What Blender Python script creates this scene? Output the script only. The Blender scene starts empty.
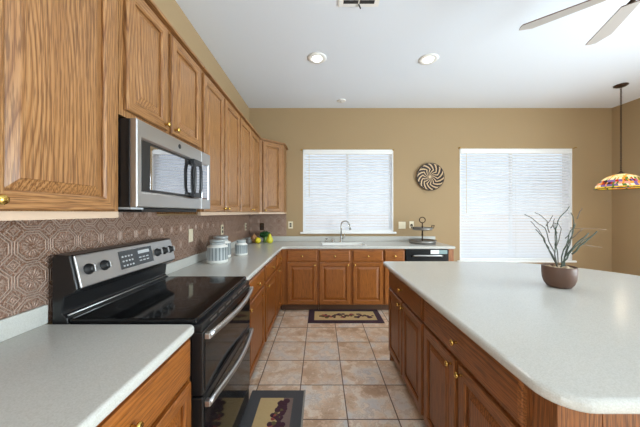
import bpy, bmesh, math, random
from mathutils import Vector, Matrix
random.seed(7)
S = bpy.context.scene
C = S.collection
PI = math.pi
F = 260.0; CX, CY, CH = 320.5, 212.5, 1.38
WL, WB, WR, WREAR, CEIL = -1.165, 4.24, 4.75, -3.4, 3.083      # room: left, back, right, rear, ceiling

def lin(r, g, b):
    f = lambda c: (c/255/12.92) if c/255 <= 0.04045 else ((c/255+0.055)/1.055)**2.4
    return (f(r), f(g), f(b), 1)

# ------------------------------------------------------------------ camera, sky, lights, exposure
cam = bpy.data.cameras.new('camera'); cam.lens = F/640*36; cam.sensor_width = 36; cam.sensor_fit = 'HORIZONTAL'
cam.shift_x = -0.5/640; cam.shift_y = -1.0/640; cam.clip_start = 0.02
co = bpy.data.objects.new('camera', cam); C.objects.link(co)
co.location = (0, 0, CH); co.rotation_euler = (PI/2, 0, 0); S.camera = co

W = bpy.data.worlds.new('sky'); S.world = W; W.use_nodes = True
wn, wl = W.node_tree.nodes, W.node_tree.links; wn.clear()
wo = wn.new('ShaderNodeOutputWorld'); wb = wn.new('ShaderNodeBackground'); wb.inputs[1].default_value = 1.05
wr = wn.new('ShaderNodeValToRGB'); wc = wn.new('ShaderNodeTexCoord'); wx = wn.new('ShaderNodeSeparateXYZ')
wr.color_ramp.elements[0].position = 0.0; wr.color_ramp.elements[0].color = (.86, .92, 1, 1)
wr.color_ramp.elements[1].position = 0.7; wr.color_ramp.elements[1].color = (.42, .64, 1, 1)
wl.new(wc.outputs['Generated'], wx.inputs[0]); wl.new(wx.outputs[2], wr.inputs[0]); wl.new(wr.outputs[0], wb.inputs[0]); wl.new(wb.outputs[0], wo.inputs[0])

def light(name, kind, loc, rot, energy, color=(1, 1, 1), **kw):
    d = bpy.data.lights.new(name, kind); d.energy = energy; d.color = color
    for k, v in kw.items(): setattr(d, k, v)
    o = bpy.data.objects.new(name, d); C.objects.link(o); o.location = loc; o.rotation_euler = rot
    return o
light('sun', 'SUN', (0, 0, 8), (math.radians(20), math.radians(-4), 0), 4.0, (.9, .96, 1), angle=0.01)
# fill lamps outside added, unseen glazed doors in the rear, right and left walls
light('rear_fill', 'AREA', (1.9, WREAR-.35, 1.45), (PI/2, 0, 0), 50, (.84, .96, 1.05), shape='RECTANGLE', size=4.4, size_y=2.6)
light('side_fill', 'AREA', (WR+.45, -0.1, 1.2), (PI/2, 0, PI/2), 390, (.83, .96, 1.06), shape='RECTANGLE', size=3.0, size_y=2.0)
light('left_fill', 'AREA', (WL-.35, -2.2, 1.45), (PI/2, 0, -PI/2), 120, (.84, .96, 1.05), shape='RECTANGLE', size=1.9, size_y=2.4)
S.view_settings.view_transform = 'Standard'; S.view_settings.look = 'None'; S.view_settings.gamma = 1
S.view_settings.use_curve_mapping = False; S.view_settings.exposure = 0.24
try:
    S.cycles.max_bounces = 10; S.cycles.diffuse_bounces = 6; S.cycles.glossy_bounces = 4; S.cycles.transparent_max_bounces = 16
    S.cycles.caustics_reflective = False; S.cycles.caustics_refractive = False; S.cycles.sample_clamp_indirect = 4
    S.cycles.use_denoising = True
except Exception: pass

# ------------------------------------------------------------------ materials
def mat(name, col, rough=.5, metal=0, spec=.5, ior=None, emit=None, estr=0, coat=0):
    m = bpy.data.materials.new(name); m.use_nodes = True
    b = m.node_tree.nodes['Principled BSDF']
    b.inputs['Base Color'].default_value = col; b.inputs['Roughness'].default_value = rough
    b.inputs['Metallic'].default_value = metal; b.inputs['Specular IOR Level'].default_value = spec
    if ior: b.inputs['IOR'].default_value = ior
    if coat: b.inputs['Coat Weight'].default_value = coat; b.inputs['Coat Roughness'].default_value = .08
    if emit: b.inputs['Emission Color'].default_value = emit; b.inputs['Emission Strength'].default_value = estr
    return m
class NT:
    def __init__(s, m): s.t = m.node_tree; s.n = s.t.nodes; s.b = s.n['Principled BSDF']
    def add(s, kind, **kw):
        n = s.n.new('ShaderNode'+kind)
        for k, v in kw.items(): setattr(n, k, v)
        return n
    def set(s, sock, v):
        if hasattr(v, 'is_output'): s.t.links.new(v, sock)
        else: sock.default_value = v
    def math(s, op, a, b=0.0, c=0.0, clamp=False):
        n = s.add('Math', operation=op, use_clamp=clamp); s.set(n.inputs[0], a); s.set(n.inputs[1], b); s.set(n.inputs[2], c); return n.outputs[0]
    def ramp(s, fac, stops):
        n = s.add('ValToRGB'); e = n.color_ramp.elements
        e[0].position, e[0].color = stops[0]; e[1].position, e[1].color = stops[-1]
        for p, c in stops[1:-1]: q = e.new(p); q.color = c
        s.set(n.inputs[0], fac); return n.outputs[0]
    def mix(s, fac, a, b, mode='MIX'):
        n = s.add('Mix', data_type='RGBA', blend_type=mode); s.set(n.inputs[0], fac); s.set(n.inputs[6], a); s.set(n.inputs[7], b); return n.outputs[2]
    def noise(s, vec, scale, detail=3, rough=.5):
        n = s.add('TexNoise'); s.set(n.inputs['Vector'], vec); n.inputs['Scale'].default_value = scale; n.inputs['Detail'].default_value = detail; n.inputs['Roughness'].default_value = rough
        return n.outputs[0]
    def mapping(s, vec, scale=(1, 1, 1), loc=(0, 0, 0)):
        n = s.add('Mapping'); s.set(n.inputs[0], vec); n.inputs['Scale'].default_value = scale; n.inputs['Location'].default_value = loc; return n.outputs[0]
    def bump(s, h, strength, dist=.01):
        n = s.add('Bump'); n.inputs['Strength'].default_value = strength; n.inputs['Distance'].default_value = dist
        s.set(n.inputs['Height'], h); s.t.links.new(n.outputs[0], s.b.inputs['Normal'])
    def col(s, c): s.t.links.new(c, s.b.inputs['Base Color'])

def oak(name, axis, tones):
    dark, mid, pale, pore = [lin(*c) for c in tones]
    m = mat(name, (1, 1, 1, 1), .36, spec=.45); t = NT(m)
    tc = t.add('TexCoord').outputs['Object']; oi = t.add('ObjectInfo').outputs['Random']
    off = t.add('CombineXYZ')
    for i in range(3): t.set(off.inputs[i], t.math('MULTIPLY', oi, 7.3+5*i))
    v = t.add('VectorMath', operation='ADD'); t.set(v.inputs[0], tc); t.t.links.new(off.outputs[0], v.inputs[1]); v = v.outputs[0]
    sp = t.add('SeparateXYZ'); t.set(sp.inputs[0], v)
    a, b = [sp.outputs[k] for k in range(3) if k != axis]
    lo = [1.0]*3; lo[axis] = .22
    n1 = t.noise(t.mapping(v, tuple(lo)), 3.2, 2)
    lines = t.math('ADD', t.math('MULTIPLY', t.math('ADD', a, b), 74), t.math('MULTIPLY', n1, 15))
    rings = t.math('FRACT', lines)                                        # growth rings cut lengthwise
    hi = [330.0]*3; hi[axis] = 11.0
    pores = t.noise(t.mapping(v, tuple(hi)), 1, 2)
    md = [14.0]*3; md[axis] = 1.2
    streak = t.noise(t.mapping(v, tuple(md)), 1, 3)
    base = t.ramp(rings, [(0, mid), (.4, pale), (.68, mid), (.9, dark), (1, mid)])
    base = t.mix(t.ramp(streak, [(.35, (0, 0, 0, 1)), (.7, (.8, .8, .8, 1))]), base, mid)
    pf = t.ramp(pores, [(.48, (0, 0, 0, 1)), (.60, (1, 1, 1, 1))])
    base = t.mix(t.math('MULTIPLY', pf, .65), base, pore)
    t.col(base); t.bump(t.math('SUBTRACT', rings, pf), .12, .002)
    return m
TONE_UP = ((107, 66, 34), (152, 106, 62), (172, 129, 84), (86, 51, 25))  # oak tones per cabinet run, the island's the darkest
TONE_BASE = ((115, 61, 20), (155, 91, 36), (172, 106, 47), (94, 50, 17))
TONE_ISL = ((92, 52, 24), (136, 82, 42), (154, 98, 54), (68, 38, 17))
def oaks(n, st): return [oak('oak_'+n+'_'+d, i, st) for i, d in enumerate(('across', 'deep', 'upright'))]
OAKS = {'upper': oaks('honey', TONE_UP), 'base': oaks('brown', TONE_BASE), 'island': oaks('reddish', TONE_ISL)}
OX, OY, OZ = OAKS['upper']

def wallmat(name, col, bump=.15, scale=90, var=.06):
    m = mat(name, col, .75, spec=.25); t = NT(m); g = t.add('NewGeometry').outputs['Position']
    n = t.noise(g, 1.3, 3); t.col(t.mix(t.math('MULTIPLY', n, var*2), col, tuple(c*.82 for c in col[:3])+(1,)))
    t.bump(t.noise(g, scale, 3), bump, .01); return m
M_wall = wallmat('tan_paint', lin(165, 141, 107)); M_ceil = wallmat('ceiling_white', lin(230, 237, 247), .12, 60, .02)
M_outside = wallmat('stucco', lin(226, 202, 184))

def tilemat():
    m = mat('floor_tile', (1, 1, 1, 1), .42, spec=.4); t = NT(m); g = t.add('NewGeometry').outputs['Position']
    s = t.add('SeparateXYZ'); t.set(s.inputs[0], g)
    u = t.math('DIVIDE', t.math('SUBTRACT', s.outputs[0], .181-.339*40), .339); v = t.math('DIVIDE', t.math('SUBTRACT', s.outputs[1], 2.08-.346*40), .346)
    fu, fv = t.math('FRACT', u), t.math('FRACT', v)
    e = lambda f: t.math('MINIMUM', f, t.math('SUBTRACT', 1.0, f))
    edge = t.math('MINIMUM', e(fu), e(fv))
    grout = t.ramp(edge, [(.008, (1, 1, 1, 1)), (.016, (0, 0, 0, 1))])
    cid = t.add('CombineXYZ'); t.set(cid.inputs[0], t.math('FLOOR', u)); t.set(cid.inputs[1], t.math('FLOOR', v))
    wn_ = t.add('TexWhiteNoise', noise_dimensions='2D'); t.t.links.new(cid.outputs[0], wn_.inputs[0])
    vv = t.add('VectorMath', operation='ADD'); t.set(vv.inputs[0], g); t.t.links.new(wn_.outputs['Color'], vv.inputs[1])
    n = t.noise(vv.outputs[0], 5.5, 5, .62); n2 = t.noise(vv.outputs[0], 30, 3)
    c = t.ramp(n, [(.34, lin(191, 157, 125)), (.45, lin(229, 202, 173)), (.54, lin(242, 229, 212)), (.66, lin(217, 216, 214))])
    c = t.mix(t.math('MULTIPLY', wn_.outputs['Value'], .35), c, lin(208, 177, 147))
    c = t.mix(t.math('MULTIPLY', n2, .25), c, lin(175, 139, 111))
    vein = t.noise(vv.outputs[0], 11, 6, .7); vein = t.ramp(t.math('ABSOLUTE', t.math('SUBTRACT', vein, .5)), [(0, (1, 1, 1, 1)), (.035, (0, 0, 0, 1))])
    c = t.mix(t.math('MULTIPLY', vein, .38), c, lin(147, 114, 89))
    t.col(t.mix(grout, c, lin(104, 80, 62))); t.bump(t.math('SUBTRACT', t.math('MULTIPLY', n, .25), grout), .3, .004)
    return m
M_floor = tilemat()

def counter():
    m = mat('speckled_countertop', (1, 1, 1, 1), .2, spec=.36); t = NT(m); g = t.add('NewGeometry').outputs['Position']
    n = t.noise(g, 260, 2); n2 = t.noise(g, 22, 3)
    c = t.ramp(n, [(.30, lin(186, 184, 176)), (.5, lin(195, 194, 187)), (.7, lin(202, 201, 195))])
    t.col(t.mix(t.math('MULTIPLY', n2, .2), c, lin(184, 184, 177))); return m
M_counter = counter()

def tin():
    m = mat('embossed_tin', (1, 1, 1, 1), .42, metal=.25, spec=.5); t = NT(m); g = t.add('NewGeometry').outputs['Position']
    s = t.add('SeparateXYZ'); t.set(s.inputs[0], g)
    hz = t.math('ADD', s.outputs[0], s.outputs[1])
    P = .131
    fr = lambda a, c0: t.math('ABSOLUTE', t.math('SUBTRACT', t.math('FRACT', t.math('DIVIDE', t.math('SUBTRACT', a, c0-P*60.5), P)), .5))
    U, V = fr(hz, 1.053+WL), fr(s.outputs[2], 1.245)
    mx = t.math('MAXIMUM', U, V); sm = t.math('MULTIPLY', t.math('ADD', U, V), .72)
    d = t.math('MAXIMUM', mx, sm)                                         # octagon distance, .5 = cell edge
    line = lambda x, c, w: t.math('SUBTRACT', 1.0, t.math('DIVIDE', t.math('ABSOLUTE', t.math('SUBTRACT', x, c)), w), clamp=True)
    dd = t.math('ADD', t.math('SUBTRACT', .5, U), t.math('SUBTRACT', .5, V))   # diamond at the cell corners
    h = t.math('MAXIMUM', line(d, .465, .03), line(d, .385, .03))
    h = t.math('MAXIMUM', h, line(dd, .17, .04)); h = t.math('MAXIMUM', h, t.math('MULTIPLY', line(dd, .06, .05), .6))
    r = t.math('SQRT', t.math('ADD', t.math('MULTIPLY', U, U), t.math('MULTIPLY', V, V)))
    leaf = t.math('MULTIPLY', line(r, .2, .14), t.math('ADD', .5, t.math('MULTIPLY', .5, t.math('SINE', t.math('MULTIPLY', t.math('ARCTAN2', V, U), 16)))))
    h = t.math('MAXIMUM', h, t.math('MULTIPLY', leaf, .8))
    h = t.math('MAXIMUM', h, t.math('MULTIPLY', t.ramp(t.noise(g, 150, 3), [(.45, (0, 0, 0, 1)), (.62, (1, 1, 1, 1))]), .55))
    big = t.noise(g, 3.2, 3)
    c = t.ramp(big, [(.3, lin(112, 72, 44)), (.6, lin(134, 98, 78))])
    c = t.mix(t.math('MULTIPLY', h, .9), c, lin(206, 182, 166)); t.col(c); t.bump(h, .7, .006); return m
M_tin = tin()

M_knob = mat('brass', lin(214, 176, 96), .25, 1)
M_steel = mat('stainless_steel', lin(192, 192, 192), .36, 1)
M_chrome = mat('brushed_nickel', lin(188, 186, 180), .22, 1)
M_black = mat('black_enamel', lin(26, 26, 27), .3, spec=.5)
M_glass_black = mat('black_glass', lin(20, 21, 22), .07, spec=.32, ior=1.45)
M_mirror_black = mat('reflective_door_glass', lin(196, 196, 200), .03, 1)
M_ring = mat('burner_print', lin(74, 74, 76), .15)
M_dark = mat('dark_plastic', lin(34, 33, 33), .45)
M_white = mat('white_paint', lin(238, 238, 236), .4)
M_blind = mat('blind_slat_white', lin(240, 241, 243), .45)
def translucent(m, c, f):
    nt = m.node_tree; b = nt.nodes['Principled BSDF']
    tl_ = nt.nodes.new('ShaderNodeBsdfTranslucent'); tl_.inputs[0].default_value = c; mx = nt.nodes.new('ShaderNodeMixShader'); mx.inputs[0].default_value = f
    nt.links.new(b.outputs[0], mx.inputs[1]); nt.links.new(tl_.outputs[0], mx.inputs[2]); nt.links.new(mx.outputs[0], nt.nodes['Material Output'].inputs[0])
translucent(M_blind, lin(248, 248, 248), .46)
M_ivory = mat('ivory_plastic', lin(226, 214, 186), .4)
M_bronze = mat('dark_bronze', lin(66, 46, 34), .4, .7)
M_sink = mat('white_sink', lin(232, 231, 226), .2)
M_toe = mat('dark_toe_board', lin(86, 56, 34), .6)
M_display = mat('display_panel', lin(58, 60, 62), .2)
M_print = mat('pale_print', lin(190, 192, 194), .4)
M_bladetop = mat('fan_blade_wood', lin(104, 82, 70), .35, spec=.5)
M_blade = mat('fan_blade_grey', lin(176, 170, 166), .35, spec=.5)

def paneglass():
    m = bpy.data.materials.new('window_glass'); m.use_nodes = True; n, l = m.node_tree.nodes, m.node_tree.links; n.clear()
    o = n.new('ShaderNodeOutputMaterial'); mx = n.new('ShaderNodeMixShader'); tr = n.new('ShaderNodeBsdfTransparent'); gl = n.new('ShaderNodeBsdfGlossy')
    gl.inputs['Roughness'].default_value = .18; mx.inputs[0].default_value = .03; tr.inputs[0].default_value = (.97, .98, .97, 1)
    l.new(tr.outputs[0], mx.inputs[1]); l.new(gl.outputs[0], mx.inputs[2]); l.new(mx.outputs[0], o.inputs[0]); return m
M_pane = paneglass()

# ------------------------------------------------------------------ mesh helpers
class MB:
    def __init__(s): s.bm = bmesh.new()
    def face(s, vs, m=0, smooth=False):
        try: f = s.bm.faces.new(vs)
        except ValueError: return
        f.material_index = m; f.smooth = smooth; return f
    def box(s, x0, x1, y0, y1, z0, z1, m=0):
        v = [s.bm.verts.new(p) for p in ((x0,y0,z0),(x1,y0,z0),(x1,y1,z0),(x0,y1,z0),(x0,y0,z1),(x1,y0,z1),(x1,y1,z1),(x0,y1,z1))]
        for q in ((0,3,2,1),(4,5,6,7),(0,1,5,4),(1,2,6,5),(2,3,7,6),(3,0,4,7)): s.face([v[i] for i in q], m)
        return s
    def prism(s, poly, a, b, axis=2, m=0, smooth=False):
        def P(p, t): return (p[0], p[1], t) if axis == 2 else ((t, p[0], p[1]) if axis == 0 else (p[0], t, p[1]))
        A = [s.bm.verts.new(P(p, a)) for p in poly]; B = [s.bm.verts.new(P(p, b)) for p in poly]
        s.face(A[::-1], m); s.face(B, m)
        for i in range(len(poly)): s.face([A[i], A[(i+1) % len(A)], B[(i+1) % len(A)], B[i]], m, smooth)
        return s
    def lathe(s, prof, c=(0,0,0), seg=24, m=0, axis=2, smooth=True, mats=None):
        rings = []
        for r, h in prof:
            ring = []
            for k in range(seg if r > 1e-6 else 1):
                a = 2*PI*k/seg; p = (r*math.cos(a), r*math.sin(a), h)
                if axis == 1: p = (p[0], -p[2], p[1])
                elif axis == 0: p = (p[2], p[0], p[1])
                ring.append(s.bm.verts.new((c[0]+p[0], c[1]+p[1], c[2]+p[2])))
            rings.append(ring)
        for i in range(len(rings)-1):
            A, B = rings[i], rings[i+1]; mm = mats[i] if mats else m
            for k in range(seg):
                j = (k+1) % seg
                if len(A) == 1 and len(B) == 1: break
                if len(A) == 1: s.face([A[0], B[k], B[j]], mm, smooth)
                elif len(B) == 1: s.face([A[k], A[j], B[0]], mm, smooth)
                else: s.face([A[k], A[j], B[j], B[k]], mm, smooth)
        if len(rings[0]) > 1: s.face(rings[0][::-1], mats[0] if mats else m)
        if len(rings[-1]) > 1: s.face(rings[-1], mats[-1] if mats else m)
        return s
    def tube(s, pts, r, seg=8, m=0, flat=1.0):
        pts = [Vector(p) for p in pts]; rs = r if isinstance(r, (list, tuple)) else [r]*len(pts); rings = []
        up = Vector((0, 0, 1)); prev = None
        for i, p in enumerate(pts):
            d = (pts[min(i+1, len(pts)-1)]-pts[max(i-1, 0)]).normalized()
            u = d.cross(up) if prev is None else prev-d*prev.dot(d)
            if u.length < 1e-4: u = d.cross(Vector((1, 0, 0)))
            u.normalize(); prev = u; w = d.cross(u)
            rings.append([s.bm.verts.new(p+(u*math.cos(2*PI*k/seg)+w*math.sin(2*PI*k/seg)*flat)*rs[i]) for k in range(seg)])
        for a, b in zip(rings, rings[1:]):
            for k in range(seg): s.face([a[k], a[(k+1) % seg], b[(k+1) % seg], b[k]], m, True)
        s.face(rings[0][::-1], m); s.face(rings[-1], m); return s
    def rings(s, rects, m_side=0, m_end=0, cap=True):
        # concentric rectangles (x0,x1,z0,z1,y): left/right quads take m_side, top/bottom m_end
        R = [[s.bm.verts.new(p) for p in ((a,y,c),(b,y,c),(b,y,d),(a,y,d))] for a, b, c, d, y in rects]
        for A, B in zip(R, R[1:]):
            for i in range(4): s.face([A[i], A[(i+1) % 4], B[(i+1) % 4], B[i]], m_side if i in (1, 3) else m_end)
        if cap: s.face(R[0][::-1], m_side); s.face(R[-1], m_side)
        return s
    def sphere(s, c, r, m=0, sz=1.0, seg=14):
        n = 8
        return s.lathe([(max(0, r*math.sin(PI*i/n)), -r*sz*math.cos(PI*i/n)) if 0 < i < n else (0, -r*sz*math.cos(PI*i/n)) for i in range(n+1)], c, seg, m)
    def build(s, name, mats, parent=None, bevel=0, seg=2, angle=35):
        bmesh.ops.recalc_face_normals(s.bm, faces=s.bm.faces)
        me = bpy.data.meshes.new(name); s.bm.to_mesh(me); s.bm.free()
        for m in (mats if isinstance(mats, (list, tuple)) else [mats]): me.materials.append(m)
        o = bpy.data.objects.new(name, me); C.objects.link(o)
        if parent: o.parent = parent
        if bevel:
            b = o.modifiers.new('bevel', 'BEVEL'); b.width = bevel; b.segments = seg; b.limit_method = 'ANGLE'; b.angle_limit = math.radians(angle)
            b.harden_normals = False
        return o
def tag(o, label=None, cat=None, group=None, kind=None):
    for k, v in (('label', label), ('category', cat), ('group', group), ('kind', kind)):
        if v: o[k] = v
    return o
def thing(name, label, cat, loc=(0,0,0), rotz=0, group=None):
    o = bpy.data.objects.new(name, None); C.objects.link(o); o.location = loc; o.rotation_euler = (0, 0, rotz); o.empty_display_size = .1
    return tag(o, label, cat, group)
def struct(name, mb, m, **kw): return tag(mb.build(name, m, **kw), kind='structure')
def at(px, py, Y): return Vector(((px-CX)/F*Y, Y, CH-(py-CY)/F*Y))

# ------------------------------------------------------------------ room shell
struct('floor', MB().box(WL-.2, WR+.2, WREAR-.2, WB+.2, -.1, 0), M_floor)
struct('ceiling', MB().box(WL-.2, WR+.2, WREAR-.2, WB+.2, CEIL, CEIL+.15), M_ceil)
W1 = (-.285, 1.185, 1.065, 2.405); W2 = (2.27, 4.10, .60, 2.42)
def wall_holes(axis, a0, a1, t0, t1, holes):
    mb = MB(); xs = sorted({a0, a1, *[h[0] for h in holes], *[h[1] for h in holes]})
    for x0, x1 in zip(xs, xs[1:]):
        z = 0
        for h in [h for h in holes if h[0] <= x0+1e-6 and h[1] >= x1-1e-6]:
            if h[2] > z: (mb.box(x0, x1, t0, t1, z, h[2]) if axis == 0 else mb.box(t0, t1, x0, x1, z, h[2]))
            z = h[3]
        (mb.box(x0, x1, t0, t1, z, CEIL) if axis == 0 else mb.box(t0, t1, x0, x1, z, CEIL))
    return mb
struct('wall_back', wall_holes(0, WL-.15, WR+.15, WB, WB+.15, [W1, W2]), M_wall)
D1 = (-1.75, 1.55, .0, 2.35); D2 = (-.4, 4.2, 0, 2.6)
D3 = (-3.2, -1.2, 0, 2.6)
struct('wall_left', wall_holes(1, WREAR, WB, WL-.15, WL, [D3]), M_wall)
struct('wall_right', wall_holes(1, WREAR, WB, WR, WR+.15, [D1]), M_wall)
struct('wall_rear', wall_holes(0, WL-.15, WR+.15, WREAR-.15, WREAR, [D2]), M_wall)
def window(name, w, split=True):
    x0, x1, z0, z1 = w; y0, y1 = WB+.10, WB+.14
    f = MB(); t = .035
    f.box(x0, x1, y0, y1, z0, z0+t); f.box(x0, x1, y0, y1, z1-t, z1); f.box(x0, x0+t, y0, y1, z0+t, z1-t); f.box(x1-t, x1, y0, y1, z0+t, z1-t)
    xm = (x0+x1)/2; f.box(xm-.02, xm+.02, y0, y1, z0+t, z1-t)
    o = struct(name, f, M_white, bevel=.003)
    MB().box(x0+t, xm-.02, WB+.118, WB+.122, z0+t, z1-t).build('window_pane', M_pane, o)
    MB().box(xm+.02, x1-t, WB+.118, WB+.122, z0+t, z1-t).build('window_pane', M_pane, o)
    s = MB(); s.box(x0-.045, x1+.045, WB-.045, WB-.001, z0-.032, z0-.001); s.box(x0+.001, x1-.001, WB-.001, WB+.10, z0-.03, z0-.0005)
    s2 = MB(); s2.box(x0-.045, x1+.045, WB-.04, WB-.0005, z0-.03, z0)
    s2.build('window_sill', M_white, o, bevel=.008, seg=3)
    r = MB(); r.box(x0, x0+.012, WB-.004, WB+.1, z0, z1); r.box(x1-.012, x1, WB-.004, WB+.1, z0, z1); r.box(x0, x1, WB-.004, WB+.1, z1-.012, z1)
    r.box(x0, x1, WB-.004, WB+.1, z0, z0+.012)
    r.build('window_reveal', M_white, o)
window('window_1', W1); window('window_2', W2)
def glazed(name, d, axis, plane):
    a0, a1, z0, z1 = d; f = MB(); t = .06; n = 3
    B = (lambda p, q, y0, y1, z, zz: f.box(p, q, plane+y0, plane+y1, z, zz)) if axis == 0 else (lambda p, q, y0, y1, z, zz: f.box(plane+y0, plane+y1, p, q, z, zz))
    B(a0, a1, -.03, .03, z0, z0+t); B(a0, a1, -.03, .03, z1-t, z1)
    for i in range(n+1):
        p = a0+(a1-a0-t)*i/n; B(p, p+t, -.03, .03, z0+t, z1-t)
    o = struct(name, f, M_white)
    g = MB(); (g.box(a0+t, a1-t, plane-.003, plane+.003, z0+t, z1-t) if axis == 0 else g.box(plane-.003, plane+.003, a0+t, a1-t, z0+t, z1-t))
    g.build('added_door_pane', M_pane, o)
glazed('added_door_1', D1, 1, WR+.1); glazed('added_door_2', D2, 0, WREAR-.1); glazed('added_door_3', D3, 1, WL-.1)  # unseen glazed doors, added to let the fill lamps into the room
struct('baseboard_back', MB().box(1.87, WR-.001, WB-.014, WB-.001, 0, .085), M_white, bevel=.003)
struct('baseboard_right', MB().box(WR-.014, WR-.001, 1.56, WB-.016, 0, .085), M_white, bevel=.003)

# outside, seen between the slats
M_gravel = wallmat('pale_gravel', lin(214, 198, 182), .4, 40)
struct('ground', MB().box(-14, 20, WB+.4, 24, -.25, -.12), M_gravel)
o = tag(MB().box(-12, 18, 11.5, 11.7, -.12, 1.35).build('block_fence', M_outside), 'pale stucco garden fence outside behind the blinds', 'fence')

# ------------------------------------------------------------------ blinds
def blind(w, label, mat_):
    x0, x1, z0, z1 = w; x0 += .016; x1 -= .016; zt = z1-.014
    t = thing('window_blind', label, 'blind', ((x0+x1)/2, WB+.035, z0+.014)); hw = (x1-x0)/2; H = zt-z0-.014
    MB().box(-hw, hw, -.045, .02, H-.06, H).build('valance', M_white, t, bevel=.004)
    n = round((H-.10)/.0455); sl = MB(); a = math.radians(47); sp = (H-.10)/n
    for i in range(n):
        z = .05+sp*i; y = .0; dy, dz = .0245*math.cos(a), .0245*math.sin(a)
        nx, nz = -math.sin(a)*.0015, math.cos(a)*.0015
        sl.prism([(y-dy+nx, z-dz-nz), (y+dy+nx, z+dz-nz), (y+dy-nx, z+dz+nz), (y, z+.004+nz), (y-dy-nx, z-dz+nz)], -hw+.004, hw-.004, axis=0)
    sl.build('slats', mat_, t)
    MB().box(-hw+.004, hw-.004, -.026, .026, .001, .022).build('bottom_rail', M_white, t, bevel=.004)
    for k in (-.82, 0, .82):
        c = MB()
        c.tube([(k*hw, -.03, .02), (k*hw, -.03, H-.06)], .0012, 5); c.build('ladder_cord', M_white, t)
    MB().tube([(-hw+.085, -.05, H-.055), (-hw+.085, -.052, H*.42)], .004, 6).build('tilt_wand', M_ivory, t)
    MB().tube([(hw-.06, -.05, H-.055), (hw-.06, -.052, H*.06)], .002, 6).build('lift_cord', M_white, t)
    return t
blind(W1, 'white slatted blind in the smaller window above the sink', M_blind)
blind(W2, 'white slatted blind in the taller window behind the island', M_blind)
for px, py, lab in ((301.5, 150, 'left corner of the sink window'), (393, 150, 'right corner of the sink window'), (459, 148, 'left corner of the tall window'), (574, 148, 'right corner of the tall window')):
    p = at(px, py, WB-.001)
    h = MB(); h.lathe([(.012, 0), (.012, .004), (.005, .006), (.005, .03), (.009, .033), (.009, .04), (0, .042)], p, 12, axis=1)
    tag(h.build('curtain_hook', M_knob), 'small brass curtain hook at the upper '+lab, 'hook', 'curtain hooks')

# ------------------------------------------------------------------ cabinets
def knob(x, z, y, parent):
    return MB().lathe([(.007, 0), (.006, .004), (.0045, .014), (.012, .018), (.014, .023), (.011, .028), (0, .030)], (x, y, z), 14, axis=1).build('knob', M_knob, parent)
def door(x0, x1, z0, z1, parent, kn=None, yb=-.001, name='door'):
    T = .02; yf = yb-T; s = .055
    o = MB().rings([(x0, x1, z0, z1, yb), (x0, x1, z0, z1, yf+.005), (x0+.005, x1-.005, z0+.005, z1-.005, yf), (x0+s-.008, x1-s+.008, z0+s-.008, z1-s+.008, yf),
                    (x0+s, x1-s, z0+s, z1-s, yf+.006), (x0+s, x1-s, z0+s, z1-s, yf+.0155)], 0, 1).build(name, [OZ, OX], parent)
    MB().rings([(x0+s, x1-s, z0+s, z1-s, yf+.0154), (x0+s+.004, x1-s-.004, z0+s+.004, z1-s-.004, yf+.014), (x0+s+.034, x1-s-.034, z0+s+.034, z1-s-.034, yf+.004), (x0+s+.036, x1-s-.036, z0+s+.036, z1-s-.036, yf+.002)], 0, 0).build('panel', OZ, o)
    if kn: knob(kn[0], kn[1], yf, o)
    return o
def drawer(x0, x1, z0, z1, parent, kn=True, yb=-.001):
    yf = yb-.02
    o = MB().rings([(x0, x1, z0, z1, yb), (x0, x1, z0, z1, yf+.007), (x0+.004, x1-.004, z0+.004, z1-.004, yf+.004), (x0+.014, x1-.014, z0+.014, z1-.014, yf)], 0, 0).build('drawer', OX, parent)
    if kn: knob((x0+x1)/2, (z0+z1)/2, yf, o)
    return o
M_pale = mat('pale_rail', lin(196, 170, 146), .5)  # bottom rails get a paler tone than the face frames
ZT = .874
def base_cabinet(label, loc, rotz, Wd, D, doors, drawers, group=None, hollow=False):
    t = thing('base_cabinet', label, 'cabinet', loc, rotz, group)
    if hollow: MB().box(.001, .018, .02, D, .10, ZT).box(Wd-.018, Wd-.001, .02, D, .10, ZT).box(.018, Wd-.018, .02, D, .10, .118).box(.018, Wd-.018, D-.012, D, .118, ZT).build('body', OZ, t)
    else: MB().box(.001, Wd-.001, .02, D, .10, ZT).build('body', OZ, t)
    MB().box(.0005, Wd-.0005, 0, .0199, .10, ZT).build('face_frame', OZ, t)
    MB().box(.001, Wd-.001, .075, .09, .0, .0999).build('toe_board', M_toe, t)
    for x0, x1, side in doors: door(x0, x1, .115, .685, t, ((x1-.028 if side > 0 else x0+.028), .655))
    for x0, x1 in drawers: drawer(x0, x1, .705, .855, t)
    return t
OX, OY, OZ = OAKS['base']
XL = -.551       # face-frame plane of the left run
D_ = XL-WL-.003
R90 = PI/2
LG = 'oak base cabinets along the left wall'; BG = 'oak base cabinets along the window wall'
base_cabinet('oak base cabinet nearest the camera at lower left, mostly out of view', (XL, -.6, 0), R90, .968, D_, [(.03, .46, 1), (.49, .94, -1)], [(.03, .94)])
nearcab = base_cabinet('oak base cabinet with wide drawer in the foreground, left of the black range', (XL, .37, 0), R90, .725, D_, [(.015, .352, 1), (.362, .70, -1)], [(.015, .70)], LG)
base_cabinet('oak base cabinet immediately beyond the black range, below the ribbed canisters', (XL, 1.862, 0), R90, .655, D_, [(.03, .61, -1)], [(.03, .61)], LG)
base_cabinet('oak base cabinet second beyond the range, toward the inner corner', (XL, 2.519, 0), R90, .65, D_, [(.025, .62, -1)], [(.025, .62)], LG)
base_cabinet('narrow oak base cabinet at the inner corner where both counters meet', (XL, 3.171, 0), R90, .436, D_, [(.03, .36, -1)], [(.03, .36)], LG)
YB = 3.61; DB = WB-YB-.003
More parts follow.
